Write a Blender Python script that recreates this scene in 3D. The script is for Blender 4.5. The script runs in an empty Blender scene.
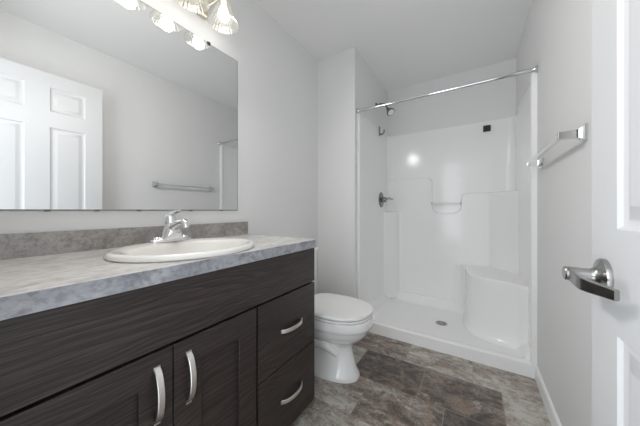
import bpy, bmesh, math, random
from mathutils import Vector, Matrix

random.seed(4)
S = bpy.context.scene
COL = S.collection
PI = math.pi

# ------------------------------------------------------------------ camera
cam_data = bpy.data.cameras.new('camera')
cam_data.sensor_width = 36.0
cam_data.lens = 242.66 / 640 * 36.0
cam_data.shift_y = -2.62 / 640
cam_data.clip_start = 0.02
cam = bpy.data.objects.new('camera', cam_data)
cam.location = (0, 0, 1.0369)
cam.rotation_euler = (PI / 2, 0, 0.5663)
COL.objects.link(cam)
S.camera = cam

# ------------------------------------------------------------------ world, large lights, exposure
world = bpy.data.worlds.new('world')
S.world = world
world.use_nodes = True
bg = world.node_tree.nodes['Background']
bg.inputs[0].default_value = (0.90, 0.96, 1.0, 1)
bg.inputs[1].default_value = 1.9
S.view_settings.view_transform = 'Standard'
S.view_settings.look = 'None'
S.view_settings.gamma = 1.0
S.view_settings.use_curve_mapping = False
S.view_settings.exposure = 0.0
S.cycles.max_bounces = 16
S.cycles.diffuse_bounces = 10
S.cycles.caustics_reflective = False
S.cycles.caustics_refractive = False


def area_light(name, loc, rot, sx, sy, power, color):
    l = bpy.data.lights.new(name, 'AREA')
    l.shape = 'RECTANGLE'
    l.size = sx
    l.size_y = sy
    l.energy = power
    l.color = color
    o = bpy.data.objects.new(name, l)
    o.location = loc
    o.rotation_euler = rot
    COL.objects.link(o)
    return o


# fill light added in the unseen hall, shining in through the open doorway
area_light('hall_fill', (-0.62, -0.70, 1.30), (PI / 2 * 1.05, 0, -0.40), 0.8, 1.8, 17, (0.89, 0.955, 1.0))
# added area lamp standing in for most of the vanity bulbs' light
area_light('vanity_fill', (-1.241 + 0.215, 0.555, 2.06), (0, -PI / 2 + 0.62, 0), 0.16, 0.62, 9.5, (1.0, 0.96, 0.91))
BULB_POWER = 0.28
BULB_COLOR = (1.0, 0.955, 0.90)

# ------------------------------------------------------------------ room numbers
XL, XR = -1.241, 0.326           # left wall, right wall
XS = -0.864                      # shower side of the partition
YP = 1.915                       # partition end face
YC = 1.968                       # shower front
YB = 2.8585                      # back wall
H = 2.44


# ------------------------------------------------------------------ materials
def new_mat(name):
    m = bpy.data.materials.new(name)
    m.use_nodes = True
    nt = m.node_tree
    return m, nt, nt.nodes, nt.links, nt.nodes['Principled BSDF']


def plain(name, col, rough=0.5, metal=0.0, bump=0.0, bscale=200, coat=0.0, var=0.0, spec=0.5):
    m, nt, N, L, b = new_mat(name)
    b.inputs['Base Color'].default_value = (*col, 1)
    b.inputs['Roughness'].default_value = rough
    b.inputs['Metallic'].default_value = metal
    b.inputs['Coat Weight'].default_value = coat
    b.inputs['Specular IOR Level'].default_value = spec
    tc = N.new('ShaderNodeTexCoord')
    nz = N.new('ShaderNodeTexNoise')
    nz.inputs['Scale'].default_value = bscale
    nz.inputs['Detail'].default_value = 3
    L.new(tc.outputs['Object'], nz.inputs['Vector'])
    if bump:
        bp = N.new('ShaderNodeBump')
        bp.inputs['Strength'].default_value = bump
        bp.inputs['Distance'].default_value = 0.001
        L.new(nz.outputs[0], bp.inputs['Height'])
        L.new(bp.outputs[0], b.inputs['Normal'])
    # faint natural variation so nothing is perfectly uniform
    mr = N.new('ShaderNodeMapRange')
    mr.inputs['To Min'].default_value = max(0.0, rough - var)
    mr.inputs['To Max'].default_value = min(1.0, rough + var)
    L.new(nz.outputs[0], mr.inputs[0])
    L.new(mr.outputs[0], b.inputs['Roughness'])
    return m


M_wall = plain('wall_paint', (0.75, 0.75, 0.75), 0.62, bump=0.12, bscale=160, var=0.05, spec=0.3)
M_ceil = plain('ceiling_paint', (0.83, 0.83, 0.83), 0.9, bump=0.25, bscale=120, spec=0.2)
M_trim = plain('white_trim', (0.84, 0.85, 0.86), 0.4, var=0.05)
M_door = plain('door_paint', (0.66, 0.665, 0.675), 0.42, bump=0.05, bscale=60, var=0.05)
M_acrylic = plain('white_acrylic', (0.86, 0.86, 0.86), 0.12, var=0.02, bscale=8, spec=0.35)
M_ceramic = plain('white_china', (0.82, 0.82, 0.81), 0.12, coat=0.5, var=0.03, bscale=8)
M_bisque = plain('off_white_china', (0.80, 0.785, 0.75), 0.14, coat=0.5, var=0.03, bscale=8)
M_plastic = plain('white_plastic', (0.80, 0.80, 0.79), 0.25, var=0.03, bscale=20)
M_chrome = plain('chrome', (0.66, 0.67, 0.68), 0.06, 1.0, var=0.02, bscale=30)
M_nickel = plain('satin_nickel', (0.40, 0.395, 0.39), 0.24, 1.0, var=0.06, bscale=90)
M_pull = plain('brushed_steel', (0.86, 0.83, 0.79), 0.30, 1.0, var=0.02, bscale=40)
M_bar = plain('bright_chrome', (0.82, 0.825, 0.83), 0.07, 1.0, var=0.02, bscale=30)
M_valve = plain('polished_nickel', (0.24, 0.24, 0.24), 0.18, 1.0, var=0.05, bscale=60)
M_brass = plain('warm_nickel', (0.70, 0.64, 0.54), 0.28, 1.0, var=0.05, bscale=60)
M_black = plain('black_plastic', (0.012, 0.012, 0.013), 0.4, var=0.05)
M_dark = plain('dark_shade', (0.015, 0.013, 0.012), 0.7)  # near-black: shade put into the colour of cabinet interior and recesses
M_mirror = plain('mirror_silver', (0.81, 0.82, 0.82), 0.006, 1.0)
M_mirror_edge = plain('mirror_edge', (0.16, 0.17, 0.17), 0.35, 0.5, var=0.1, bscale=40)

# bulb: gives off light
M_bulb, nt, N, L, b = new_mat('lit_bulb')
b.inputs['Base Color'].default_value = (1, 0.97, 0.92, 1)
b.inputs['Emission Color'].default_value = (1, 0.95, 0.88, 1)
b.inputs['Emission Strength'].default_value = 3.0

# ribbed clear glass of the lamp shades
M_shade, nt, N, L, b = new_mat('ribbed_glass')
tr = N.new('ShaderNodeBsdfTransparent')
tr.inputs[0].default_value = (0.96, 0.96, 0.94, 1)
gl = N.new('ShaderNodeBsdfGlossy')
gl.inputs['Roughness'].default_value = 0.06
tl = N.new('ShaderNodeBsdfTranslucent')
tl.inputs[0].default_value = (0.95, 0.94, 0.90, 1)
df = N.new('ShaderNodeBsdfDiffuse')
df.inputs[0].default_value = (0.93, 0.92, 0.89, 1)
lw = N.new('ShaderNodeLayerWeight')
lw.inputs['Blend'].default_value = 0.45
m0 = N.new('ShaderNodeMixShader')
m0.inputs[0].default_value = 0.5
L.new(tl.outputs[0], m0.inputs[1])
L.new(df.outputs[0], m0.inputs[2])
m1 = N.new('ShaderNodeMixShader')
m1.inputs[0].default_value = 0.6
L.new(m0.outputs[0], m1.inputs[1])
L.new(gl.outputs[0], m1.inputs[2])
mr = N.new('ShaderNodeMapRange')
mr.inputs['To Min'].default_value = 0.10
mr.inputs['To Max'].default_value = 0.55
L.new(lw.outputs['Facing'], mr.inputs[0])
m2 = N.new('ShaderNodeMixShader')
L.new(mr.outputs[0], m2.inputs[0])
L.new(tr.outputs[0], m2.inputs[1])
L.new(m1.outputs[0], m2.inputs[2])
L.new(m2.outputs[0], N['Material Output'].inputs[0])
nt.nodes.remove(b)


def ramp(N, stops):
    r = N.new('ShaderNodeValToRGB')
    cr = r.color_ramp
    while len(cr.elements) > 1:
        cr.elements.remove(cr.elements[-1])
    cr.elements[0].position = stops[0][0]
    cr.elements[0].color = (*stops[0][1], 1)
    for p, c in stops[1:]:
        e = cr.elements.new(p)
        e.color = (*c, 1)
    return r


def math_node(N, L, op, a, b=None):
    n = N.new('ShaderNodeMath')
    n.operation = op
    for i, v in enumerate((a, b)):
        if v is None:
            continue
        if isinstance(v, (int, float)):
            n.inputs[i].default_value = v
        else:
            L.new(v, n.inputs[i])
    return n.outputs[0]


def mixcol(N, L, fac, a, b, mode='MIX'):
    n = N.new('ShaderNodeMix')
    n.data_type = 'RGBA'
    n.blend_type = mode
    if isinstance(fac, (int, float)):
        n.inputs[0].default_value = fac
    else:
        L.new(fac, n.inputs[0])
    for i, v in ((6, a), (7, b)):
        if isinstance(v, tuple):
            n.inputs[i].default_value = (*v, 1)
        else:
            L.new(v, n.inputs[i])
    return n.outputs[2]


def wood(name, axis, seed):
    """dark stained oak, grain running along the given axis, with cathedral figure"""
    m, nt, N, L, b = new_mat(name)
    tc = N.new('ShaderNodeTexCoord')
    off = N.new('ShaderNodeVectorMath')
    off.operation = 'ADD'
    L.new(tc.outputs['Object'], off.inputs[0])
    off.inputs[1].default_value = (seed * 1.7, seed * 2.3, seed * 0.9)
    sp = N.new('ShaderNodeSeparateXYZ')
    L.new(off.outputs[0], sp.inputs[0])
    across = sp.outputs[2 if axis == 1 else 1]

    def nz(sa, so, detail, rough=0.5):
        mp = N.new('ShaderNodeMapping')
        L.new(off.outputs[0], mp.inputs[0])
        sc = [so, so, so]
        sc[axis] = sa
        mp.inputs['Scale'].default_value = sc
        n = N.new('ShaderNodeTexNoise')
        n.inputs['Scale'].default_value = 1.0
        n.inputs['Detail'].default_value = detail
        n.inputs['Roughness'].default_value = rough
        L.new(mp.outputs[0], n.inputs['Vector'])
        return n.outputs[0]
    ph = math_node(N, L, 'ADD', math_node(N, L, 'MULTIPLY', across, 62.0), math_node(N, L, 'MULTIPLY', nz(1.5, 5.5, 2), 15.0))
    fr = math_node(N, L, 'FRACT', ph)
    line = ramp(N, [(0.0, (0.15, 0.15, 0.15)), (0.14, (0.45, 0.45, 0.45)), (0.5, (0.85, 0.85, 0.85)), (0.92, (1, 1, 1)), (1.0, (0.2, 0.2, 0.2))])
    L.new(fr, line.inputs[0])
    v = math_node(N, L, 'ADD', math_node(N, L, 'MULTIPLY', line.outputs[0], 0.26),
                  math_node(N, L, 'MULTIPLY', nz(8.0, 300.0, 4, 0.6), 0.85))
    v = math_node(N, L, 'ADD', v, math_node(N, L, 'MULTIPLY', nz(1.2, 7.0, 2), 0.22))
    col = ramp(N, [(0.43, (0.009, 0.0062, 0.0055)), (0.73, (0.032, 0.0235, 0.0212)), (1.0, (0.072, 0.056, 0.051))])
    L.new(v, col.inputs[0])
    L.new(col.outputs[0], b.inputs['Base Color'])
    b.inputs['Roughness'].default_value = 0.40
    b.inputs['Specular IOR Level'].default_value = 0.45
    bp = N.new('ShaderNodeBump')
    bp.inputs['Strength'].default_value = 0.22
    bp.inputs['Distance'].default_value = 0.0008
    L.new(v, bp.inputs['Height'])
    L.new(bp.outputs[0], b.inputs['Normal'])
    return m


M_woodH = wood('dark_oak_horizontal', 1, 1)
M_woodH2 = wood('dark_oak_horizontal_drawer', 1, 4)
M_woodV = wood('dark_oak_vertical', 2, 2)
M_woodD = wood('dark_oak_door', 1, 7)


def laminate(name, stops, sc, veinamt, fineamt, rough, spec):
    m, nt, N, L, b = new_mat(name)
    tc = N.new('ShaderNodeTexCoord')
    mp = N.new('ShaderNodeMapping')
    mp.inputs['Scale'].default_value = sc
    L.new(tc.outputs['Object'], mp.inputs[0])
    big = N.new('ShaderNodeTexNoise')
    big.inputs['Scale'].default_value = 8
    big.inputs['Detail'].default_value = 7
    big.inputs['Roughness'].default_value = 0.66
    big.inputs['Distortion'].default_value = 0.8
    L.new(mp.outputs[0], big.inputs['Vector'])
    fine = N.new('ShaderNodeTexNoise')
    fine.inputs['Scale'].default_value = 75
    fine.inputs['Detail'].default_value = 5
    fine.inputs['Roughness'].default_value = 0.7
    L.new(mp.outputs[0], fine.inputs['Vector'])
    vein = N.new('ShaderNodeTexNoise')
    vein.inputs['Scale'].default_value = 24
    vein.inputs['Detail'].default_value = 5
    vein.inputs['Distortion'].default_value = 1.8
    L.new(mp.outputs[0], vein.inputs['Vector'])
    c1 = ramp(N, stops)
    L.new(big.outputs[0], c1.inputs[0])
    c2 = ramp(N, [(0.30, (0.55, 0.53, 0.52)), (0.52, (1, 1, 1)), (0.75, (1.15, 1.15, 1.15))])
    L.new(fine.outputs[0], c2.inputs[0])
    col = mixcol(N, L, fineamt, c1.outputs[0], c2.outputs[0], 'MULTIPLY')
    c3 = ramp(N, [(0.32, (0.45, 0.45, 0.47)), (0.47, (1, 1, 1))])
    L.new(vein.outputs[0], c3.inputs[0])
    col = mixcol(N, L, veinamt, col, c3.outputs[0], 'MULTIPLY')
    L.new(col, b.inputs['Base Color'])
    b.inputs['Roughness'].default_value = rough
    b.inputs['Specular IOR Level'].default_value = spec
    return m


M_lam = laminate('stone_laminate', [(0.30, (0.48, 0.455, 0.44)), (0.45, (0.59, 0.57, 0.55)), (0.55, (0.66, 0.645, 0.63)), (0.72, (0.54, 0.545, 0.55))],
                 (1.0, 0.45, 1.0), 0.25, 0.5, 0.26, 0.6)
M_lam_splash = laminate('shaded_laminate', [(0.30, (0.26, 0.24, 0.225)), (0.45, (0.33, 0.31, 0.295)), (0.55, (0.40, 0.385, 0.37)), (0.72, (0.31, 0.31, 0.315))],
                        (1.0, 1.0, 1.0), 0.45, 0.8, 0.33, 0.5)  # countertop laminate again, with the backsplash's shade put into a darker colour
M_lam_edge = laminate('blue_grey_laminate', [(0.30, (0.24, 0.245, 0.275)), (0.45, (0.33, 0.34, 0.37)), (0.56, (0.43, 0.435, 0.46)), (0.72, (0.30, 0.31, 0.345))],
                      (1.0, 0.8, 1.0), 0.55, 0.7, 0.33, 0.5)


def vinyl_floor():
    """slate-look vinyl: 0.40 x 0.30 m tiles in staggered rows"""
    m, nt, N, L, b = new_mat('slate_vinyl')
    tc = N.new('ShaderNodeTexCoord')
    sp = N.new('ShaderNodeSeparateXYZ')
    L.new(tc.outputs['Object'], sp.inputs[0])
    yy = math_node(N, L, 'DIVIDE', math_node(N, L, 'SUBTRACT', sp.outputs[1], 0.22), 0.30)
    row = math_node(N, L, 'FLOOR', yy)
    fy = math_node(N, L, 'FRACT', yy)
    off = math_node(N, L, 'MULTIPLY', math_node(N, L, 'SUBTRACT', row, 4.0), -0.138)
    xx = math_node(N, L, 'DIVIDE', math_node(N, L, 'SUBTRACT', math_node(N, L, 'SUBTRACT', sp.outputs[0], 0.131), off), 0.40)
    colid = math_node(N, L, 'FLOOR', xx)
    fx = math_node(N, L, 'FRACT', xx)
    cmb = N.new('ShaderNodeCombineXYZ')
    L.new(colid, cmb.inputs[0])
    L.new(row, cmb.inputs[1])
    wn = N.new('ShaderNodeTexWhiteNoise')
    wn.noise_dimensions = '3D'
    L.new(cmb.outputs[0], wn.inputs['Vector'])
    # pattern jumps from tile to tile
    sh = N.new('ShaderNodeVectorMath')
    sh.operation = 'MULTIPLY_ADD'
    L.new(wn.outputs['Color'], sh.inputs[0])
    sh.inputs[1].default_value = (30, 30, 30)
    L.new(tc.outputs['Object'], sh.inputs[2])
    st = N.new('ShaderNodeMapping')
    st.inputs['Scale'].default_value = (0.62, 1.35, 1.0)
    st.inputs['Rotation'].default_value = (0, 0, 0.35)
    L.new(sh.outputs[0], st.inputs[0])
    cloud = N.new('ShaderNodeTexNoise')
    cloud.inputs['Scale'].default_value = 10.0
    cloud.inputs['Detail'].default_value = 9
    cloud.inputs['Roughness'].default_value = 0.72
    cloud.inputs['Distortion'].default_value = 0.7
    L.new(st.outputs[0], cloud.inputs['Vector'])
    rust = N.new('ShaderNodeTexNoise')
    rust.inputs['Scale'].default_value = 13
    rust.inputs['Detail'].default_value = 6
    rust.inputs['Roughness'].default_value = 0.65
    rust.inputs['Distortion'].default_value = 0.7
    sh2 = N.new('ShaderNodeVectorMath')
    sh2.operation = 'ADD'
    L.new(sh.outputs[0], sh2.inputs[0])
    sh2.inputs[1].default_value = (11, 5, 3)
    L.new(sh2.outputs[0], rust.inputs['Vector'])
    grit = N.new('ShaderNodeTexNoise')
    grit.inputs['Scale'].default_value = 55
    grit.inputs['Detail'].default_value = 5
    grit.inputs['Roughness'].default_value = 0.72
    grit.inputs['Distortion'].default_value = 1.2
    L.new(sh.outputs[0], grit.inputs['Vector'])
    tone = math_node(N, L, 'MULTIPLY', math_node(N, L, 'SUBTRACT', wn.outputs['Value'], 0.5), 0.40)
    v = math_node(N, L, 'ADD', cloud.outputs[0], tone)
    v = math_node(N, L, 'ADD', v, math_node(N, L, 'MULTIPLY', math_node(N, L, 'SUBTRACT', grit.outputs[0], 0.5), 0.62))
    c = ramp(N, [(0.28, (0.050, 0.040, 0.035)), (0.40, (0.120, 0.096, 0.082)), (0.49, (0.215, 0.182, 0.158)), (0.57, (0.345, 0.31, 0.275)), (0.72, (0.52, 0.50, 0.46))])
    L.new(v, c.inputs[0])
    rm = ramp(N, [(0.50, (0, 0, 0)), (0.62, (1, 1, 1))])
    L.new(rust.outputs[0], rm.inputs[0])
    rusty = mixcol(N, L, 0.7, c.outputs[0], (0.27, 0.19, 0.14), 'MIX')
    col = mixcol(N, L, math_node(N, L, 'MULTIPLY', rm.outputs[0], 0.9), c.outputs[0], rusty)
    # thin seams
    ex = math_node(N, L, 'MULTIPLY', math_node(N, L, 'SUBTRACT', 0.5, math_node(N, L, 'ABSOLUTE', math_node(N, L, 'SUBTRACT', fx, 0.5))), 0.40)
    ey = math_node(N, L, 'MULTIPLY', math_node(N, L, 'SUBTRACT', 0.5, math_node(N, L, 'ABSOLUTE', math_node(N, L, 'SUBTRACT', fy, 0.5))), 0.30)
    e = math_node(N, L, 'MINIMUM', ex, ey)
    seam = math_node(N, L, 'LESS_THAN', e, 0.0018)
    col = mixcol(N, L, math_node(N, L, 'MULTIPLY', seam, 0.75), col, (0.27, 0.25, 0.23))
    L.new(col, b.inputs['Base Color'])
    rr = N.new('ShaderNodeMapRange')
    rr.inputs['To Min'].default_value = 0.26
    rr.inputs['To Max'].default_value = 0.46
    L.new(grit.outputs[0], rr.inputs[0])
    L.new(rr.outputs[0], b.inputs['Roughness'])
    bp = N.new('ShaderNodeBump')
    bp.inputs['Strength'].default_value = 0.25
    bp.inputs['Distance'].default_value = 0.001
    L.new(grit.outputs[0], bp.inputs['Height'])
    L.new(bp.outputs[0], b.inputs['Normal'])
    return m


M_floor = vinyl_floor()


# ------------------------------------------------------------------ mesh helpers
def box(bm, x0, x1, y0, y1, z0, z1, bev=0.0, seg=2):
    t = bmesh.new()
    vs = [t.verts.new((x, y, z)) for x in (x0, x1) for y in (y0, y1) for z in (z0, z1)]
    for f in ((0, 1, 3, 2), (4, 6, 7, 5), (0, 4, 5, 1), (2, 3, 7, 6), (0, 2, 6, 4), (1, 5, 7, 3)):
        t.faces.new([vs[i] for i in f])
    if bev:
        bmesh.ops.bevel(t, geom=list(t.edges), offset=bev, segments=seg, profile=0.5, affect='EDGES', clamp_overlap=True)
    merge(bm, t)


def merge(bm, t):
    me = bpy.data.meshes.new('tmp')
    t.to_mesh(me)
    t.free()
    bm.from_mesh(me)
    bpy.data.meshes.remove(me)


def loft(bm, rings, cap0=True, cap1=True, closed=True):
    vr = [[bm.verts.new(p) for p in r] for r in rings]
    n = len(rings[0])
    for a, c in zip(vr[:-1], vr[1:]):
        for i in range(n if closed else n - 1):
            j = (i + 1) % n
            bm.faces.new((a[i], a[j], c[j], c[i]))
    if cap0:
        bm.faces.new(list(reversed(vr[0])))
    if cap1:
        bm.faces.new(vr[-1])
    return vr


def lathe(bm, prof, mat, seg=32, ribs=0, rib=0.0, cap0=True, cap1=True):
    """profile (r, z) turned about local z, then placed by the matrix"""
    rings = []
    for r, z in prof:
        ring = []
        for i in range(seg):
            a = 2 * PI * i / seg
            rr = r * (1 + (rib * math.cos(a * ribs) if ribs else 0))
            ring.append(mat @ Vector((rr * math.cos(a), rr * math.sin(a), z)))
        rings.append(ring)
    loft(bm, rings, cap0, cap1)


def along(p, d):
    d = Vector(d).normalized()
    return Matrix.Translation(Vector(p)) @ d.to_track_quat('Z', 'Y').to_matrix().to_4x4()


def tube(bm, pts, rad, seg=14, flat=1.0, up=None):
    """round (or flattened) tube along a polyline; rad number or list"""
    pts = [Vector(p) for p in pts]
    n = len(pts)
    rads = rad if isinstance(rad, (list, tuple)) else [rad] * n
    tang = []
    for i in range(n):
        a = pts[max(i - 1, 0)]
        c = pts[min(i + 1, n - 1)]
        tang.append((c - a).normalized())
    u = Vector(up) if up else (Vector((0, 0, 1)) if abs(tang[0].z) < 0.9 else Vector((1, 0, 0)))
    rings = []
    for i in range(n):
        u = (u - tang[i] * u.dot(tang[i])).normalized()
        w = tang[i].cross(u)
        rings.append([pts[i] + u * (rads[i] * math.cos(2 * PI * k / seg)) + w * (rads[i] * flat * math.sin(2 * PI * k / seg)) for k in range(seg)])
    loft(bm, rings)


def strap(bm, pts, width_dir, w, th, bev=0.0):
    """rectangular bar of width w along width_dir and thickness th swept along points"""
    pts = [Vector(p) for p in pts]
    wd = Vector(width_dir).normalized()
    n = len(pts)
    rings = []
    for i in range(n):
        t = (pts[min(i + 1, n - 1)] - pts[max(i - 1, 0)]).normalized()
        nn = t.cross(wd).normalized()
        ww = w[i] if isinstance(w, (list, tuple)) else w
        c = min(th, ww) * 0.22
        ring = []
        for a, b_ in ((1, 1), (-1, 1), (-1, -1), (1, -1)):
            p1 = pts[i] + wd * (a * ww / 2) + nn * (b_ * th / 2)
            ca = p1 - wd * (a * c)
            cb = p1 - nn * (b_ * c)
            ring.extend([cb, ca] if a * b_ > 0 else [ca, cb])
        rings.append(ring)
    loft(bm, rings)


def prism(bm, pts, axis, a, c, bev=0.0, seg=3, bev_far_only=False):
    """outline of 2-d points extruded along an axis from a to c"""
    def P(p, t):
        if axis == 'y':
            return (p[0], t, p[1])
        if axis == 'x':
            return (t, p[0], p[1])
        return (p[0], p[1], t)
    t = bmesh.new()
    v0 = [t.verts.new(P(p, a)) for p in pts]
    v1 = [t.verts.new(P(p, c)) for p in pts]
    n = len(pts)
    for i in range(n):
        j = (i + 1) % n
        t.faces.new((v0[i], v0[j], v1[j], v1[i]))
    t.faces.new(v0)
    top = t.faces.new(v1)
    bmesh.ops.recalc_face_normals(t, faces=list(t.faces))
    if bev:
        ed = list(top.edges) if bev_far_only else [e for e in t.edges if e.calc_face_angle(0) > 0.6]
        bmesh.ops.bevel(t, geom=ed, offset=bev, segments=seg, profile=0.5, affect='EDGES', clamp_overlap=True)
    merge(bm, t)


def arc(cx, cy, r, a0, a1, n=6):
    return [(cx + r * math.cos(math.radians(a0 + (a1 - a0) * i / n)), cy + r * math.sin(math.radians(a0 + (a1 - a0) * i / n))) for i in range(n + 1)]


def base_of(p):
    v = Vector((0, 0, 0))
    while p is not None:
        v += p.location
        p = p.parent
    return v


def obj(name, bm, mat, parent=None, label=None, smooth=40, origin=None):
    bmesh.ops.recalc_face_normals(bm, faces=list(bm.faces))
    base = base_of(parent)
    o0 = Vector(origin) if origin is not None else (base if parent is not None else Vector((0, 0, 0)))
    bmesh.ops.translate(bm, verts=list(bm.verts), vec=-o0)
    me = bpy.data.meshes.new(name)
    bm.to_mesh(me)
    bm.free()
    if smooth:
        me.polygons.foreach_set('use_smooth', [True] * len(me.polygons))
        me.set_sharp_from_angle(angle=math.radians(smooth))
    me.materials.append(mat)
    o = bpy.data.objects.new(name, me)
    COL.objects.link(o)
    if smooth:
        o.modifiers.new('weighted_normal', 'WEIGHTED_NORMAL').keep_sharp = True
    o.location = o0 - base
    if parent is not None:
        o.parent = parent
    if label:
        o['label'] = label
    return o


def thing(name, label, cat, loc):
    o = bpy.data.objects.new(name, None)
    o.empty_display_size = 0.05
    o.location = loc
    COL.objects.link(o)
    o['label'] = label
    o['category'] = cat
    return o


def tag(o, label, cat):
    o['label'] = label
    o['category'] = cat
    return o


def structure(name, bm, mat, label, parent=None, smooth=30):
    o = obj(name, bm, mat, parent, smooth=smooth)
    if parent is None:
        o['kind'] = 'structure'
        o['label'] = label
        o['category'] = name.split('_')[0]
    return o


B = bmesh.new

# ------------------------------------------------------------------ room shell
bm = B(); box(bm, XL - 0.1, XR + 0.1, -0.12, YB + 0.1, -0.05, 0.0)
structure('floor', bm, M_floor, 'brown and grey slate-look vinyl tile floor')
bm = B(); box(bm, XL - 0.1, XR + 0.1, -0.12, YB + 0.1, H, H + 0.05)
structure('ceiling', bm, M_ceil, 'plain pale grey painted ceiling')
bm = B(); box(bm, XL - 0.1, XL, -0.12, YB + 0.1, 0, H)
structure('wall_left', bm, M_wall, 'pale grey wall carrying the mirror and vanity light')
bm = B(); box(bm, XR, XR + 0.1, -0.12, YB + 0.1, 0, H)
structure('wall_right', bm, M_wall, 'pale grey wall carrying the towel bar')
bm = B(); box(bm, XL, XR, YB, YB + 0.1, 0, H)
structure('wall_back', bm, M_wall, 'pale grey wall above the shower surround')
bm = B(); box(bm, XL, XS, YP, YB, 0, H)
structure('wall_shower', bm, M_wall, 'pale grey partition wall between toilet and shower')
bm = B()
DX0, DX1 = -0.56, 0.255
box(bm, XL, DX0, -0.12, 0.0, 0, H)
box(bm, DX1, XR, -0.12, 0.0, 0, H)
box(bm, DX0, DX1, -0.12, 0.0, 2.075, H)
structure('wall_front', bm, M_wall, 'pale grey wall with the open doorway')


def baseboard(name, pts_y, x, side, label):
    bm = B()
    y0, y1 = pts_y
    prof = [(0, 0), (0.012, 0), (0.012, 0.068), (0.009, 0.078), (0.004, 0.084), (0, 0.085)]
    prism(bm, [(x + side * p[0], p[1]) for p in prof], 'y', y0, y1)
    return structure(name, bm, M_trim, label)


baseboard('baseboard_right', (0.0, YC - 0.001), XR, -1, 'white baseboard along the right wall')
baseboard('baseboard_left', (1.085, YP - 0.013), XL, 1, 'white baseboard behind the toilet')
bm = B()
prof = [(0, 0), (0.012, 0), (0.012, 0.068), (0.009, 0.078), (0.004, 0.084), (0, 0.085)]
prism(bm, [(YP - p[0], p[1]) for p in prof], 'x', XL, XS)
structure('baseboard_shower', bm, M_trim, 'white baseboard on the partition beside the toilet')

# ------------------------------------------------------------------ open door, six raised panels
DY0, DY1 = 0.018, 0.753
DXF, DXB = 0.213, 0.248
DZ0, DZ1 = 0.015, 2.062


def six_panel_face(bm, xf, sgn, panels):
    """door skin at x = xf with stepped moulded panels sunk into it; sgn points into the door"""
    ys = sorted({DY0, DY1} | {p[0] for p in panels} | {p[1] for p in panels})
    zs = sorted({DZ0, DZ1} | {p[2] for p in panels} | {p[3] for p in panels})
    for i in range(len(ys) - 1):
        for j in range(len(zs) - 1):
            cy, cz = (ys[i] + ys[i + 1]) / 2, (zs[j] + zs[j + 1]) / 2
            if any(p[0] < cy < p[1] and p[2] < cz < p[3] for p in panels):
                continue
            bm.faces.new([bm.verts.new((xf, y, z)) for y, z in ((ys[i], zs[j]), (ys[i + 1], zs[j]), (ys[i + 1], zs[j + 1]), (ys[i], zs[j + 1]))])
    for (a, c, z0, z1) in panels:
        rings = []
        for inset, d in ((0, 0), (0.004, 0.0005), (0.010, 0.006), (0.018, 0.0085), (0.024, 0.0085), (0.042, 0.002), (0.046, 0.0015)):
            x = xf + sgn * d
            rings.append([(x, a + inset, z0 + inset), (x, c - inset, z0 + inset), (x, c - inset, z1 - inset), (x, a + inset, z1 - inset)])
        loft(bm, rings, cap0=False, cap1=True)


panels = []
for a, c in ((DY0 + 0.112, DY0 + 0.312), (DY1 - 0.312 + 0.004, DY1 - 0.104)):
    panels += [(a, c, 1.775, 1.965), (a, c, 1.0, 1.665), (a, c, 0.24, 0.818)]
bm = B()
six_panel_face(bm, DXF, 1, panels)
six_panel_face(bm, DXB, -1, panels)
for f in (((DXF, DY0), (DXB, DY0)), ((DXF, DY1), (DXB, DY1))):
    bm.faces.new([bm.verts.new(p) for p in ((f[0][0], f[0][1], DZ0), (f[1][0], f[1][1], DZ0), (f[1][0], f[1][1], DZ1), (f[0][0], f[0][1], DZ1))])
for z in (DZ0, DZ1):
    bm.faces.new([bm.verts.new(p) for p in ((DXF, DY0, z), (DXB, DY0, z), (DXB, DY1, z), (DXF, DY1, z))])
bmesh.ops.remove_doubles(bm, verts=list(bm.verts), dist=0.0002)
door = structure('door_1', bm, M_door, 'white six-panel door standing open against the right wall', smooth=25)
HY, HZ = 0.689, 0.909
for side, x0 in ((-1, DXF), (1, DXB)):
    bm = B()
    k = 1.0 if side < 0 else 0.55
    M = along((x0, HY, HZ), (side, 0, 0))
    lathe(bm, [(0.0345, 0.0), (0.0345, 0.0055), (0.033, 0.008), (0.026, 0.0095), (0.019, 0.012), (0.0145, 0.017), (0.0130, 0.022),
               (0.0125, 0.040 * k)], M, 40)
    hd = obj('door_handle', bm, M_nickel, door, 'satin nickel lever handle with round rose')
    bm = B()
    xo = x0 + side * 0.050 * k
    lathe(bm, [(0.0132, 0.036 * k), (0.0136, 0.037 * k), (0.0136, 0.056 * k), (0.0120, 0.058 * k)], M, 28)
    pts = [(xo, HY + 0.011, HZ + 0.001), (xo, HY, HZ), (xo, HY - 0.03, HZ - 0.002), (xo, HY - 0.054, HZ - 0.004), (xo - side * 0.001, HY - 0.061, HZ - 0.005), (xo - side * 0.004, HY - 0.067, HZ - 0.005),
           (xo - side * 0.009, HY - 0.075, HZ - 0.006), (xo - side * 0.020 * k, HY - 0.093, HZ - 0.007), (xo - side * 0.029 * k, HY - 0.109, HZ - 0.008)]
    strap(bm, pts, (0, 0, 1), [0.018, 0.025, 0.024, 0.023, 0.023, 0.023, 0.022, 0.020, 0.018], 0.0085)
    obj('lever', bm, M_nickel, hd, smooth=35)
for z in (0.25, 1.05, 1.82):
    bm = B()
    lathe(bm, [(0.006, 0), (0.006, 0.09)], along((DXB + 0.004, DY0 - 0.005, z), (0, 0, 1)), 12)
    obj('hinge', bm, M_nickel, door)

# ------------------------------------------------------------------ countertop with a sink cut-out
CZ0, CZ1 = 0.8427, 0.8857
CX0, CX1, CY0, CY1 = XL + 0.001, -0.704, 0.003, 1.064
SX, SY = -0.918, 0.520           # sink centre
SA, SB = 0.252, 0.216            # half lengths along y and x


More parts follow.
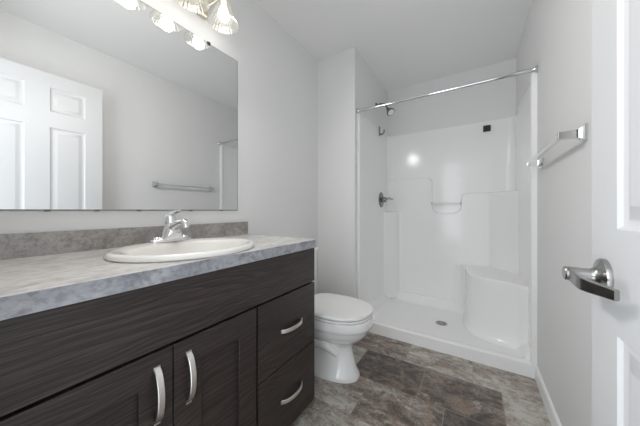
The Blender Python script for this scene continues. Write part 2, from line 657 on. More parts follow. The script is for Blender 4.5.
def hole_plate(bm):
    angs = sorted([2 * PI * i / 72 for i in range(72)] +
                  [math.atan2(y - SY, x - SX) % (2 * PI) for x in (CX0, CX1) for y in (CY0, CY1)])
    inner, outer = [], []
    for a in angs:
        dx, dy = math.cos(a), math.sin(a)
        k = 1 / math.sqrt((dx / (SB - 0.02)) ** 2 + (dy / (SA - 0.02)) ** 2)
        inner.append((SX + dx * k, SY + dy * k))
        t = min([((CX1 if dx > 0 else CX0) - SX) / dx if abs(dx) > 1e-9 else 1e9,
                 ((CY1 if dy > 0 else CY0) - SY) / dy if abs(dy) > 1e-9 else 1e9])
        outer.append((SX + dx * t, SY + dy * t))
    e = 0.003

    def inset(p):
        x = min(p[0], CX1 - e); y = min(max(p[1], CY0 + e), CY1 - e)
        return (x, y)
    rings = [[(x, y, CZ1) for x, y in inner], [(*inset(p), CZ1) for p in outer],
             [(x, y, CZ1 - e) for x, y in outer], [(x, y, CZ0) for x, y in outer],
             [(x, y, CZ0) for x, y in inner], [(x, y, CZ1) for x, y in inner]]
    loft(bm, rings, False, False)
    bmesh.ops.remove_doubles(bm, verts=list(bm.verts), dist=0.00005)


bm = B(); hole_plate(bm)
top = tag(obj('countertop', bm, M_lam, smooth=20, origin=(CX0, CY0, CZ0)),
          'grey stone-look laminate countertop on the dark vanity', 'countertop')
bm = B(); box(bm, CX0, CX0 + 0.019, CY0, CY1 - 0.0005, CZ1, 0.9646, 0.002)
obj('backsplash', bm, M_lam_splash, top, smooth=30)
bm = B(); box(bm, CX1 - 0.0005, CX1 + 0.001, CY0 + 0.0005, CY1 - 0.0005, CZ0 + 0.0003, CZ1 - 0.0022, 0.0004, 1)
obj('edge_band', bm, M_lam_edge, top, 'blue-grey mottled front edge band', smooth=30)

# ------------------------------------------------------------------ vanity cabinet
XF = -0.712                      # face of doors and drawers
VY0, VY1 = 0.012, 1.066
van = thing('vanity_cabinet', 'dark oak vanity cabinet with two doors and two drawers under the countertop', 'cabinet', (-0.98, 0.54, 0))
XC = XF - 0.020
bm = B()
for y0, y1 in ((VY0, VY0 + 0.016), (VY1 - 0.018, VY1 - 0.002), (0.660, 0.676)):
    box(bm, XL + 0.002, XC - 0.002, y0, y1, 0.05, 0.842 if y0 != 0.660 else 0.66)
box(bm, XL + 0.002, XC - 0.002, VY0 + 0.016, VY1 - 0.016, 0.05, 0.066)
box(bm, XL + 0.002, XL + 0.012, VY0 + 0.016, VY1 - 0.016, 0.066, 0.842)
obj('carcass', bm, M_dark, van, smooth=0)  # coloured near-black so the gaps between the fronts look shadowed
bm = B(); box(bm, XL + 0.003, XC - 0.003, VY1 - 0.0015, VY1 + 0.0, 0.05, 0.8415)
obj('side_panel', bm, M_woodV, van, smooth=0)
bm = B(); box(bm, XC - 0.075, XC - 0.06, VY0 + 0.002, VY1 - 0.002, 0.0, 0.05)
box(bm, XL + 0.002, XC - 0.075, VY1 - 0.018, VY1 - 0.002, 0.0, 0.05)
obj('toe_kick', bm, M_dark, van, smooth=0)
GAP = 0.003
ZT0 = 0.668
bm = B(); box(bm, XC, XF, VY0, VY1, ZT0, CZ0 - 0.001, 0.0012)
obj('false_front', bm, M_woodH, van, smooth=30)


def bow(bm, y0, y1, z0, z1, x, out, w, th):
    """flat bar pull arched outwards between two ends"""
    pts = []
    n = 16
    for i in range(n + 1):
        t = i / n
        d = out * (1 - (2 * t - 1) ** 2) ** 0.62
        pts.append((x + d, y0 + (y1 - y0) * t, z0 + (z1 - z0) * t))
    wd = (0, 1, 0) if abs(z1 - z0) > abs(y1 - y0) else (0, 0, 1)
    strap(bm, pts, wd, w, th)
    for p in (pts[0], pts[-1]):
        box(bm, x - 0.0005, x + 0.004, p[1] - (w / 2 if wd[1] else 0.005), p[1] + (w / 2 if wd[1] else 0.005),
            p[2] - (w / 2 if wd[2] else 0.005), p[2] + (w / 2 if wd[2] else 0.005), 0.001)


def shaker(y0, y1, z0, z1, hy):
    bm = B()
    st, rl = 0.079, 0.082
    ya, yb_, za, zb = y0 + st, y1 - st, z0 + rl, z1 - rl
    rings = []
    for x, i in ((XC, 0), (XF - 0.001, 0), (XF, 0.001)):
        rings.append([(x, y0 + i, z0 + i), (x, y1 - i, z0 + i), (x, y1 - i, z1 - i), (x, y0 + i, z1 - i)])
    for x, i in ((XF, 0), (XF - 0.0015, 0.0015), (XF - 0.014, 0.0015)):
        rings.append([(x, ya + i, za + i), (x, yb_ - i, za + i), (x, yb_ - i, zb - i), (x, ya + i, zb - i)])
    loft(bm, rings)
    d = obj('door', bm, M_woodD, van, smooth=0)
    bm = B()
    bow(bm, hy, hy, 0.474, 0.618, XF, 0.027, 0.0165, 0.0065)
    obj('handle', bm, M_pull, d, 'brushed steel bow handle')
    return d


ZD0, ZD1 = 0.046, ZT0 - 0.0085
shaker(VY0, 0.352, ZD0, ZD1, 0.311)
shaker(0.352 + GAP * 1.2, 0.661, ZD0, ZD1, 0.396)
zm = (ZD0 + ZD1) / 2
for z0, z1 in ((ZD0, zm - 0.002), (zm + 0.0025, ZD1)):
    bm = B()
    box(bm, XC, XF, 0.6705, VY1, z0, z1, 0.0012)
    d = obj('drawer', bm, M_woodH2, van, smooth=30)
    bm = B()
    zc = (z0 + z1) / 2
    bow(bm, 0.806, 0.950, zc - 0.002, zc - 0.002, XF, 0.024, 0.0165, 0.0065)
    obj('handle', bm, M_pull, d, 'brushed steel bow handle')

# ------------------------------------------------------------------ sink
sink = thing('sink', 'oval off-white drop-in sink set into the grey countertop', 'sink', (SX, SY, CZ1))


def oval(cx, cy, bx, ay, z, n=72, p=2.0):
    r = []
    for i in range(n):
        a = 2 * PI * i / n
        c, s = math.cos(a), math.sin(a)
        r.append((cx + bx * math.copysign(abs(c) ** (2 / p), c), cy + ay * math.copysign(abs(s) ** (2 / p), s), z))
    return r


bm = B()
rings = [oval(SX, SY, SB - 0.004, SA - 0.004, CZ1 + 0.0005), oval(SX, SY, SB, SA, CZ1 + 0.005), oval(SX, SY, SB - 0.001, SA - 0.001, CZ1 + 0.013),
         oval(SX, SY, SB - 0.006, SA - 0.006, CZ1 + 0.019), oval(SX + 0.001, SY, SB - 0.014, SA - 0.014, CZ1 + 0.021),
         oval(SX + 0.004, SY, SB - 0.026, SA - 0.024, CZ1 + 0.0195),
         oval(SX + 0.018, SY, SB - 0.050, SA - 0.036, CZ1 + 0.016), oval(SX + 0.020, SY, SB - 0.056, SA - 0.042, CZ1 + 0.010), oval(SX + 0.021, SY, SB - 0.062, SA - 0.048, CZ1 - 0.005),
         oval(SX + 0.021, SY, SB - 0.072, SA - 0.062, CZ1 - 0.04), oval(SX + 0.020, SY, SB - 0.092, SA - 0.09, CZ1 - 0.085),
         oval(SX + 0.015, SY, SB - 0.13, SA - 0.14, CZ1 - 0.12), oval(SX + 0.01, SY, 0.04, 0.045, CZ1 - 0.135), oval(SX + 0.01, SY, 0.022, 0.022, CZ1 - 0.138)]
# underside of the bowl
rings += [oval(SX + 0.01, SY, 0.03, 0.03, CZ1 - 0.146), oval(SX + 0.015, SY, SB - 0.12, SA - 0.13, CZ1 - 0.128), oval(SX + 0.020, SY, SB - 0.080, SA - 0.08, CZ1 - 0.09),
          oval(SX + 0.021, SY, SB - 0.060, SA - 0.052, CZ1 - 0.04), oval(SX + 0.012, SY, SB - 0.044, SA - 0.036, CZ1 - 0.003), oval(SX, SY, SB - 0.004, SA - 0.004, CZ1 + 0.0005)]
loft(bm, rings, False, False)
bmesh.ops.remove_doubles(bm, verts=list(bm.verts), dist=0.00005)
obj('basin', bm, M_bisque, sink, smooth=60)
bm = B()
lathe(bm, [(0.021, 0), (0.021, 0.002), (0.017, 0.003), (0.012, 0.0055), (0.004, 0.007)], along((SX + 0.01, SY, CZ1 - 0.1378), (0, 0, 1)), 28)
obj('drain', bm, M_chrome, sink)

# ------------------------------------------------------------------ faucet
FX, FY, FZ = -1.108, 0.540, CZ1 + 0.0188
fau = thing('faucet', 'chrome single-lever faucet on the rear rim of the oval sink', 'faucet', (FX, FY, FZ))
bm = B()
rings = []
for o_, z in ((0.0, 0.0), (0.001, 0.006), (-0.002, 0.011), (-0.006, 0.013)):
    rings.append(oval(FX, FY, 0.028 + o_, 0.083 + o_, FZ + z, 48, 3.2))
loft(bm, rings)
for s in (-1, 1):
    lathe(bm, [(0.017, 0.0), (0.017, 0.016), (0.015, 0.020), (0.008, 0.022)], along((FX, FY + s * 0.055, FZ), (0, 0, 1)), 24)
obj('base_plate', bm, M_bar, fau, smooth=50)
bm = B()
rings = []
for z, hy, x0, x1 in ((0.010, 0.046, -0.025, 0.036), (0.022, 0.042, -0.024, 0.042), (0.040, 0.034, -0.023, 0.044), (0.058, 0.026, -0.022, 0.038), (0.070, 0.021, -0.021, 0.026), (0.080, 0.018, -0.019, 0.018)):
    rings.append(oval(FX + (x0 + x1) / 2, FY, (x1 - x0) / 2, hy, FZ + z, 32, 2.6))
loft(bm, rings)
obj('body', bm, M_bar, fau, smooth=60)
bm = B()
tube(bm, [(FX + 0.0, FY, FZ + 0.046), (FX + 0.03, FY, FZ + 0.060), (FX + 0.06, FY, FZ + 0.074), (FX + 0.085, FY, FZ + 0.083), (FX + 0.104, FY, FZ + 0.084), (FX + 0.116, FY, FZ + 0.076), (FX + 0.119, FY, FZ + 0.062)],
     [0.024, 0.0215, 0.0185, 0.0165, 0.015, 0.0135, 0.0125], 20)
obj('spout', bm, M_bar, fau, smooth=60)
bm = B()
lathe(bm, [(0.019, 0.0), (0.0215, 0.004), (0.0215, 0.026), (0.0195, 0.036), (0.013, 0.043), (0.003, 0.0455)], along((FX - 0.002, FY, FZ + 0.074), (-0.10, 0, 1)), 28)
strap(bm, [(FX - 0.012, FY, FZ + 0.110), (FX + 0.010, FY, FZ + 0.118), (FX + 0.032, FY, FZ + 0.123), (FX + 0.055, FY, FZ + 0.129), (FX + 0.066, FY, FZ + 0.133)], (0, 1, 0), [0.022, 0.024, 0.019, 0.020, 0.015], 0.009)
obj('lever', bm, M_bar, fau, smooth=50)
bm = B()
tube(bm, [(FX - 0.021, FY, FZ + 0.010), (FX - 0.021, FY, FZ + 0.075)], 0.0028, 10)
lathe(bm, [(0.003, 0), (0.006, 0.004), (0.006, 0.010), (0.002, 0.013)], along((FX - 0.021, FY, FZ + 0.073), (0, 0, 1)), 14)
obj('drain_rod', bm, M_bar, fau)

# ------------------------------------------------------------------ mirror
MY0, MY1, MZ0, MZ1 = 0.08, 0.9944, 1.0366, 1.9586
mir = thing('mirror', 'large frameless wall mirror above the backsplash', 'mirror', (XL, (MY0 + MY1) / 2, MZ0))
bm = B(); box(bm, XL + 0.001, XL + 0.0045, MY0, MY1, MZ0, MZ1)
obj('backing', bm, M_mirror_edge, mir, smooth=0)
bm = B(); box(bm, XL + 0.0045, XL + 0.006, MY0 + 0.003, MY1 - 0.003, MZ0 + 0.003, MZ1 - 0.003, 0.0012, 1)
obj('glass', bm, M_mirror, mir, smooth=0)
for y in (0.26, 0.80):
    bm = B()
    box(bm, XL + 0.0035, XL + 0.0095, y - 0.009, y + 0.009, MZ1 - 0.010, MZ1 + 0.006, 0.001)
    obj('clip', bm, M_black, mir, 'small dark mirror clip')
for y in (0.2, 0.33, 0.47, 0.70, 0.88):
    bm = B()
    box(bm, XL + 0.0035, XL + 0.0085, y - 0.008, y + 0.008, MZ0 - 0.003, MZ0 + 0.004, 0.001)
    obj('clip', bm, M_mirror_edge, mir, 'small dark mirror clip')

# ------------------------------------------------------------------ vanity light above the mirror
LY = [0.3, 0.47, 0.64, 0.81]
LX = XL + 0.122
van_l = thing('vanity_light', 'four-bulb vanity light bar with ribbed glass bell shades above the mirror', 'light', (XL, 0.555, 2.10))
bm = B(); box(bm, XL + 0.001, XL + 0.026, 0.215, 0.785, 2.075, 2.185, 0.006, 3)
obj('back_plate', bm, M_brass, van_l)
for y in LY:
    bm = B()
    tube(bm, [(XL + 0.02, y - 0.03 if y > 0.7 else y, 2.135), (XL + 0.055, y - 0.02 if y > 0.7 else y, 2.15), (XL + 0.09, y, 2.178), (LX - 0.01, y, 2.192), (LX, y, 2.188), (LX, y, 2.172)], 0.008, 14)
    lathe(bm, [(0.010, 0.0), (0.022, -0.004), (0.027, -0.012), (0.027, -0.040), (0.022, -0.044)], along((LX, y, 2.190), (0, 0, 1)), 28)
    obj('arm', bm, M_brass, van_l)
    bm = B()
    outer = [(0.0285, 2.166), (0.031, 2.150), (0.034, 2.128), (0.041, 2.100), (0.050, 2.073), (0.060, 2.050), (0.068, 2.036), (0.0735, 2.026), (0.0755, 2.022)]
    inner = [(r - 0.0028, z) for r, z in reversed(outer)]
    M0 = Matrix.Translation(Vector((LX, y, 0)))
    lathe(bm, outer + inner, M0, 96, 24, 0.012, False, False)
    shade = obj('lamp_shade', bm, M_shade, van_l, smooth=60)
    bm = B()
    lathe(bm, [(0.0125, 2.146), (0.0125, 2.125), (0.016, 2.112), (0.024, 2.094), (0.0285, 2.078), (0.029, 2.066), (0.026, 2.053), (0.018, 2.043), (0.006, 2.038)], M0, 28)
    obj('bulb', bm, M_bulb, shade, smooth=60)
    l = bpy.data.lights.new('bulb_light', 'POINT')
    l.energy = BULB_POWER
    l.color = BULB_COLOR
    l.shadow_soft_size = 0.032
    lo = bpy.data.objects.new('bulb_light', l)
    lo.location = (LX, y, 2.006)
    COL.objects.link(lo)

# ------------------------------------------------------------------ toilet
TY = 1.385
toi = thing('toilet', 'white two-piece toilet with closed lid between the vanity and the shower', 'toilet', (-0.9, TY, 0))


def egg(xb, xf, hw, z, n=56, p=2.25, front=0.60):
    """rounded outline, long axis along x, fuller at the back"""
    r = []
    cx = xf - (xf - xb) * front * 0.85
    for i in range(n):
        a = 2 * PI * i / n
        c, s = math.cos(a), math.sin(a)
        pp = p if c > 0 else p + 0.9
        ex = math.copysign(abs(c) ** (2 / pp), c)
        ey = math.copysign(abs(s) ** (2 / pp), s)
        r.append((cx + ex * ((xf - cx) if c > 0 else (cx - xb)), TY + ey * hw, z))
    return r


bm = B()
prof = [(-1.16, -0.600, 0.122, 0.0), (-1.16, -0.598, 0.124, 0.012), (-1.155, -0.603, 0.119, 0.028), (-1.15, -0.615, 0.104, 0.05), (-1.15, -0.630, 0.086, 0.10),
        (-1.15, -0.642, 0.073, 0.15), (-1.15, -0.648, 0.068, 0.185), (-1.14, -0.634, 0.088, 0.212), (-1.13, -0.594, 0.130, 0.240), (-1.12, -0.560, 0.157, 0.270),
        (-1.11, -0.542, 0.168, 0.298), (-1.105, -0.536, 0.1715, 0.316), (-1.10, -0.530, 0.176, 0.323), (-1.10, -0.522, 0.183, 0.330), (-1.09, -0.520, 0.185, 0.345), (-1.08, -0.520, 0.185, 0.378), (-1.07, -0.526, 0.179, 0.388)]
loft(bm, [egg(a, c, w, z) for a, c, w, z in prof])
# trapway swelling on both sides
for s in (-1, 1):
    tube(bm, [(-0.72, TY + s * 0.050, 0.14), (-0.77, TY + s * 0.066, 0.185), (-0.83, TY + s * 0.078, 0.21), (-0.90, TY + s * 0.084, 0.195), (-0.95, TY + s * 0.086, 0.13), (-0.98, TY + s * 0.082, 0.04)], [0.022, 0.036, 0.043, 0.046, 0.046, 0.04], 18)
# deck under the tank
box(bm, -1.215, -1.02, TY - 0.10, TY + 0.10, 0.22, 0.392, 0.02, 3)
obj('bowl', bm, M_ceramic, toi, smooth=60)
bm = B()
loft(bm, [egg(-0.985, -0.528, 0.184, 0.3875, p=2.2), egg(-0.985, -0.524, 0.187, 0.3920, p=2.2), egg(-0.985, -0.524, 0.187, 0.4000, p=2.2), egg(-0.985, -0.528, 0.184, 0.4045, p=2.2)])
obj('seat', bm, M_plastic, toi, smooth=60)
bm = B()
loft(bm, [egg(-0.985, -0.526, 0.186, 0.4065, p=2.2), egg(-0.985, -0.522, 0.189, 0.4110, p=2.2), egg(-0.985, -0.522, 0.189, 0.4180, p=2.2), egg(-0.985, -0.526, 0.185, 0.4240, p=2.2),
          egg(-0.98, -0.518, 0.174, 0.4275, p=2.2), egg(-0.975, -0.56, 0.14, 0.4300, p=2.2), egg(-0.96, -0.66, 0.06, 0.4315, p=2.2)])
obj('lid', bm, M_plastic, toi, smooth=60)
for s in (-1, 1):
    bm = B()
    box(bm, -1.015, -0.965, TY + s * 0.075 - 0.02, TY + s * 0.075 + 0.02, 0.380, 0.414, 0.006)
    obj('hinge', bm, M_plastic, toi)
bm = B()


def rrect(x0, x1, y0, y1, z, r=0.03, n=5):
    pts = arc(x1 - r, y1 - r, r, 0, 90, n) + arc(x0 + r, y1 - r, r, 90, 180, n) + arc(x0 + r, y0 + r, r, 180, 270, n) + arc(x1 - r, y0 + r, r, 270, 360, n)
    return [(x, y, z) for x, y in pts]


loft(bm, [rrect(-1.21, -1.055, TY - 0.18, TY + 0.18, 0.396), rrect(-1.215, -1.045, TY - 0.19, TY + 0.19, 0.41), rrect(-1.222, -1.035, TY - 0.208, TY + 0.208, 0.60), rrect(-1.224, -1.03, TY - 0.212, TY + 0.212, 0.722)])
obj('tank', bm, M_ceramic, toi, smooth=50)
bm = B()
loft(bm, [rrect(-1.228, -1.024, TY - 0.216, TY + 0.216, 0.7225), rrect(-1.230, -1.020, TY - 0.220, TY + 0.220, 0.728), rrect(-1.230, -1.020, TY - 0.220, TY + 0.220, 0.746), rrect(-1.226, -1.025, TY - 0.215, TY + 0.215, 0.752)])
obj('tank_lid', bm, M_ceramic, toi, smooth=50)
bm = B()
lathe(bm, [(0.012, 0), (0.012, 0.006), (0.007, 0.008), (0.007, 0.016)], along((-1.031, TY - 0.15, 0.67), (1, 0, 0)), 18)
strap(bm, [(-1.017, TY - 0.155, 0.67), (-1.014, TY - 0.12, 0.668), (-1.014, TY - 0.08, 0.660)], (0, 0, 1), 0.013, 0.006)
obj('flush_lever', bm, M_chrome, toi)
for s in (-1, 1):
    bm = B()
    lathe(bm, [(0.013, 0.0), (0.013, 0.008), (0.009, 0.016), (0.002, 0.019)], along((-0.90, TY + s * 0.098, 0.022), (0, 0, 1)), 18)
    obj('bolt_cap', bm, M_plastic, toi)

# ------------------------------------------------------------------ shower stall
sho = thing('shower_stall', 'white moulded one-piece shower stall with corner bench behind the low curb', 'shower', (-0.27, 2.41, 0))
SL, SR = XS + 0.0005, XR - 0.0005     # outer limits
ZS = 1.900                             # top of the surround
TH = 0.012
YS = 2.806                             # front of the thicker lower back panel
PZ = 0.046

# pan: height field with curb, coves and a fall to the drain
bm = B()
DXC, DYC = -0.245, 2.385


def smooth01(t):
    t = max(0.0, min(1.0, t))
    return t * t * (3 - 2 * t)


def pan_z(x, y):
    d_side = min(x - SL, SR - x)
    d_back = YS - y
    cove = 0.075 * (1 - smooth01((min(d_side, d_back) - 0.012) / 0.075))
    fall = 0.010 * min(1.0, math.hypot(x - DXC, y - DYC) / 0.5)
    z = PZ - 0.008 + fall + cove
    curb = 1 - smooth01((y - (YC + 0.042)) / 0.05)
    zc_ = 0.090
    e = y - YC
    if e < 0.012:
        zc_ = 0.090 - 0.012 + math.sqrt(max(0.0, 0.012 ** 2 - (0.012 - e) ** 2))
    return max(z * (1 - curb) + zc_ * curb, zc_ * curb)


xs = [SL + (SR - SL) * (0.5 - 0.5 * math.cos(PI * i / 70)) for i in range(71)]
ys = [YC + q for q in (0, 0.0008, 0.002, 0.0035, 0.006, 0.009, 0.012, 0.02, 0.03, 0.042)] + [YC + 0.042 + 0.05 * i / 8 for i in range(1, 9)]
y_s = ys[-1]
ys += [y_s + (YS - y_s) * math.sin(PI / 2 * i / 34) for i in range(1, 35)] + [2.85]
grid = [[bm.verts.new((x, y, pan_z(x, y))) for y in ys] for x in xs]
for i in range(len(xs) - 1):
    for j in range(len(ys) - 1):
        bm.faces.new((grid[i][j], grid[i + 1][j], grid[i + 1][j + 1], grid[i][j + 1]))
fr = [bm.verts.new((x, YC, 0.0005)) for x in xs]
for i in range(len(xs) - 1):
    bm.faces.new((fr[i], fr[i + 1], grid[i + 1][0], grid[i][0]))
bm.normal_update()
obj('shower_pan', bm, M_acrylic, sho, smooth=50)

# wall panels of the surround
bm = B()
# left and right sheets with front jamb beads, back upper sheet
box(bm, SL, SL + TH, YC + 0.004, 2.85, 0.06, ZS, 0.002)
box(bm, SR - TH, SR, YC + 0.004, 2.85, 0.06, ZS, 0.002)
box(bm, SL, SR, 2.843, YB - 0.0005, 0.06, ZS, 0.002)
prism(bm, [(SL, YC), (SL + 0.012, YC)] + [(SL + 0.012 + 0.008 * math.sin(PI * t / 6), YC + 0.004 + 0.03 * t / 6) for t in range(7)] + [(SL, YC + 0.036)], 'z', 0.085, ZS)
prism(bm, [(SR, YC), (SR - 0.026, YC)] + [(SR - 0.026 - 0.004 * math.sin(PI * t / 6), YC + 0.004 + 0.024 * t / 6) for t in range(7)] + [(SR - 0.012, YC + 0.04), (SR, YC + 0.04)], 'z', 0.075, ZS)
# rounded inner corners of the upper part
for sx, ex in ((SL + TH, 1), (SR - TH, -1)):
    R_ = 0.06
    pts = [(sx, 2.843 - R_)] + [(sx + ex * (R_ - R_ * math.cos(math.radians(a))), 2.843 - R_ + R_ * math.sin(math.radians(a))) for a in range(15, 90, 15)] + [(sx + ex * R_, 2.843), (sx, 2.843)]
    prism(bm, pts, 'z', 1.0, ZS)
obj('wall_surround', bm, M_acrylic, sho, smooth=35)

# thicker lower back panel, its top edge dipping in a U for the washcloth bar
bm = B()
ZL, ZR, ZU = 1.388, 1.210, 1.012
pts = [(SL + TH, 0.07), (SL + TH, ZL)]
pts += arc(-0.425, ZL - 0.045, 0.045, 90, 0, 6)
pts += [(-0.380, 1.12)]
pts += arc(-0.380 + 0.075, ZU + 0.075, 0.075, 180, 270, 8)
pts += arc(-0.115 - 0.075, ZU + 0.075, 0.075, 270, 360, 8)
pts += [(-0.115, 1.14)]
pts += arc(-0.115 + 0.055, ZR - 0.055, 0.055, 180, 90, 6)
pts += [(SR - TH, ZR), (SR - TH, 0.07)]
prism(bm, pts, 'y', 2.846, YS, 0.014, 4, True)
obj('back_panel', bm, M_acrylic, sho, smooth=45)

# soap ledge post in the left corner and rounded post in the right corner
bm = B()
LZ = 1.020
x0 = SL + TH


def post(bm, pts, z0, z1, flare):
    rings = []
    for z, k in ((z0, flare), (z0 + 0.09, flare), (z0 + 0.15, 0.0), (z1 - 0.012, 0.0), (z1 - 0.004, -0.004), (z1, -0.012)):
        rings.append([(p[0] + p[2] * k, p[1] + p[3] * k, z) for p in pts])
    loft(bm, rings)


L_pts = [(x0, 2.662, 0, -1), (x0 + 0.026, 2.674, 1, -1), (x0 + 0.058, 2.696, 0.7, -0.7), (x0 + 0.088, 2.720, 0.7, -0.7), (x0 + 0.108, 2.738, 0.8, -0.5), (x0 + 0.120, 2.766, 1, -0.3), (x0 + 0.126, YS - 0.018, 1, 0), (x0 + 0.136, YS - 0.004, 1, 0), (x0 + 0.140, YS + 0.008, 1, 0), (x0, YS + 0.008, 0, 0)]
post(bm, L_pts, 0.07, LZ, 0.006)
obj('soap_ledge', bm, M_acrylic, sho, smooth=45)
bm = B()
x1 = SR - TH
R_pts = [(x1, YS + 0.01, 0, 0), (x1 - 0.20, YS + 0.01, -1, 0), (x1 - 0.185, YS - 0.010, -1, 0), (x1 - 0.155, YS - 0.035, -0.8, -0.6), (x1 - 0.09, YS - 0.09, -0.7, -0.7), (x1 - 0.035, YS - 0.155, -0.6, -0.8), (x1 - 0.010, YS - 0.19, 0, -1), (x1, YS - 0.205, 0, -1)]
post(bm, R_pts, 0.4, ZR - 0.002, 0.0)
obj('corner_post', bm, M_acrylic, sho, smooth=50)

# moulded corner bench
bm = B()
front = [(-0.212, 2.812), (-0.165, 2.803), (-0.122, 2.772), (-0.088, 2.725), (-0.070, 2.64), (-0.062, 2.54), (-0.054, 2.455), (-0.030, 2.392), (0.012, 2.350), (0.07, 2.320), (0.14, 2.295), (0.205, 2.272), (0.245, 2.252), (0.270, 2.226), (0.288, 2.205), (SR - TH + 0.002, 2.196)]


def offs(k):
    out = []
    n = len(front)
    for i, p in enumerate(front):
        a = Vector(front[max(i - 1, 0)]); c = Vector(front[min(i + 1, n - 1)])
        t = (c - a).normalized()
        nrm = Vector((t.y, -t.x))
        if nrm.y > 0.3:
            nrm = -nrm
        kk = k * min(1.0, (n - 1 - i) / 4) if k > 0 else k * min(1.0, i / 4)
        q = Vector(p) + Vector((nrm.x * kk * 0.25, nrm.y * kk))
        q.y = max(q.y, 2.09 + 0.1 * max(0.0, 0.05 - k))
        out.append((q.x, q.y))
    out[0] = (out[0][0], 2.812)
    out[-1] = (SR - TH + 0.002, out[-1][1])
    return out


rings = []
for k, z in ((0.085, 0.045), (0.062, 0.060), (0.042, 0.085), (0.028, 0.125), (0.018, 0.18), (0.010, 0.30), (0.002, 0.44), (0.0, 0.482), (-0.002, 0.492), (-0.008, 0.499), (-0.014, 0.501)):
    o_ = offs(k)
    rings.append([(x, y, z) for x, y in o_] + [(SR - TH + 0.002, 2.812, z)])
loft(bm, rings)
obj('bench_seat', bm, M_acrylic, sho, smooth=60)
bm = B()
lathe(bm, [(0.046, 0.0), (0.046, 0.003), (0.042, 0.0045), (0.036, 0.0035), (0.012, 0.0045), (0.004, 0.0045)], along((DXC, DYC, pan_z(DXC, DYC) + 0.0005), (0, 0, 1)), 32)
dr = obj('drain', bm, M_nickel, sho, 'round metal drain cover')
bm = B()
for i in range(8):
    a = 2 * PI * i / 8
    lathe(bm, [(0.0052, 0), (0.0052, 0.0012)], along((DXC + 0.025 * math.cos(a), DYC + 0.025 * math.sin(a), pan_z(DXC, DYC) + 0.0042), (0, 0, 1)), 10)
obj('drain_hole', bm, M_dark, dr)
bm = B()
tube(bm, [(-0.382, YS - 0.004, 1.110), (-0.113, YS - 0.004, 1.110)], 0.0085, 14)
bar = obj('washcloth_bar', bm, M_acrylic, sho)
for x in (-0.3785, -0.1165):
    bm = B()
    tube(bm, [(x - 0.003, YS - 0.004, 1.110), (x + 0.003, YS - 0.004, 1.110)], 0.0125, 14)
    obj('bar_end', bm, M_nickel, bar, 'dark metal end cap')

# ------------------------------------------------------------------ shower fittings
rod = thing('shower_rod', 'chrome curtain rod across the top of the shower opening', 'curtain rod', ((XS + XR) / 2, YC + 0.018, 1.905))
RY, RZ = YC + 0.0, 1.903
bm = B(); tube(bm, [(XS + 0.002, RY, RZ), (-0.05, RY, RZ)], 0.0115, 20)
tube(bm, [(-0.06, RY, RZ), (XR - 0.002, RY, RZ)], 0.0130, 20)
obj('rod', bm, M_chrome, rod)
for x, d in ((XS, 1), (XR, -1)):
    bm = B()
    lathe(bm, [(0.024, 0.0005), (0.024, 0.006), (0.018, 0.011), (0.0145, 0.020), (0.0145, 0.026)], along((x, RY, RZ), (d, 0, 0)), 28)
    obj('end_flange', bm, M_chrome, rod)

val = thing('shower_valve', 'chrome round shower valve with lever on the left shower wall', 'shower valve', (XS + TH, 2.575, 1.152))
vx = SL + TH
bm = B()
lathe(bm, [(0.082, 0.0), (0.082, 0.003), (0.076, 0.008), (0.060, 0.011), (0.034, 0.014), (0.030, 0.018)], along((vx, 2.575, 1.152), (1, 0, 0)), 40)
obj('escutcheon', bm, M_valve, val)
bm = B()
lathe(bm, [(0.028, 0.015), (0.028, 0.045), (0.024, 0.055), (0.010, 0.060)], along((vx, 2.575, 1.152), (1, 0, 0)), 28)
tube(bm, [(vx + 0.046, 2.575, 1.160), (vx + 0.085, 2.583, 1.166), (vx + 0.125, 2.59, 1.150)], [0.011, 0.009, 0.006], 14)
obj('lever', bm, M_valve, val)

sh = thing('showerhead', 'chrome shower head on a short bent arm above the surround', 'shower head', (XS, 2.45, 2.13))
bm = B()
lathe(bm, [(0.028, 0.0005), (0.028, 0.004), (0.020, 0.010), (0.012, 0.014)], along((XS, 2.45, 2.13), (1, 0, 0)), 28)
obj('flange', bm, M_valve, sh)
bm = B()
tube(bm, [(XS + 0.006, 2.45, 2.13), (XS + 0.05, 2.45, 2.135), (XS + 0.085, 2.45, 2.125), (XS + 0.112, 2.45, 2.09), (XS + 0.122, 2.45, 2.068)], 0.0095, 14)
obj('arm', bm, M_valve, sh)
bm = B()
lathe(bm, [(0.013, 0.0), (0.017, 0.012), (0.015, 0.020), (0.020, 0.030), (0.034, 0.050), (0.040, 0.066), (0.040, 0.074), (0.035, 0.078)], along((XS + 0.119, 2.45, 2.072), (0.55, -0.35, -0.72)), 30)
hd = obj('head', bm, M_valve, sh)
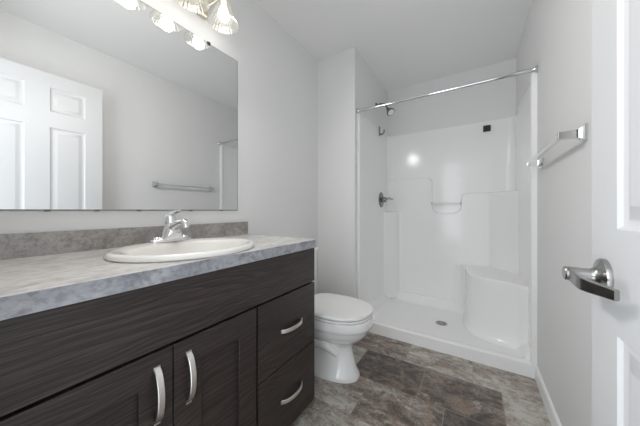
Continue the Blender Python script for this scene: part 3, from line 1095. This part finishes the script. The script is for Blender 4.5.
bm = B()
lathe(bm, [(0.031, 0.0775), (0.031, 0.0795), (0.012, 0.081)], along((XS + 0.119, 2.45, 2.072), (0.55, -0.35, -0.72)), 30)
obj('spray_face', bm, M_plastic, hd, 'pale spray face')

hk = thing('wall_bracket', 'small chrome hand-shower bracket on the left shower wall', 'bracket', (vx, 2.515, 1.84))
bm = B()
box(bm, vx + 0.0005, vx + 0.008, 2.500, 2.530, 1.828, 1.925, 0.003)
obj('plate', bm, M_valve, hk)
bm = B()
tube(bm, [(vx + 0.006, 2.515, 1.845), (vx + 0.030, 2.515, 1.840), (vx + 0.048, 2.515, 1.856), (vx + 0.054, 2.515, 1.885)], [0.011, 0.010, 0.009, 0.008], 14)
obj('hook', bm, M_valve, hk)

bm = B()
box(bm, 0.073, 0.133, 2.832, 2.8425, 1.797, 1.857, 0.004)
sq = tag(obj('black_square_plate', bm, M_black, origin=(0.103, 2.8425, 1.797)), 'small black square plate high on the back of the shower', 'plate')
bm = B()
box(bm, 0.083, 0.123, 2.8305, 2.8325, 1.807, 1.847, 0.001)
obj('raised_cover', bm, M_black, sq)

# ------------------------------------------------------------------ towel bar
TBZ = 1.305
tb = thing('towel_bar', 'square chrome towel bar on the right wall beyond the door', 'towel bar', (XR, 1.53, TBZ))
for y in (1.203, 1.835):
    bm = B()
    rings = []
    for d, hy, hz in ((0.0005, 0.022, 0.028), (0.004, 0.022, 0.028), (0.007, 0.018, 0.024), (0.016, 0.013, 0.0165), (0.027, 0.0110, 0.0135), (0.070, 0.0100, 0.0122), (0.072, 0.009, 0.0110)):
        rings.append([(XR - d, y - hy, TBZ - hz), (XR - d, y + hy, TBZ - hz), (XR - d, y + hy, TBZ + hz), (XR - d, y - hy, TBZ + hz)])
    loft(bm, rings)
    obj('post', bm, M_chrome, tb, smooth=20)
bm = B()
box(bm, XR - 0.067, XR - 0.052, 1.213, 1.826, TBZ - 0.008, TBZ + 0.008, 0.0015)
obj('bar', bm, M_bar, tb, smooth=30)
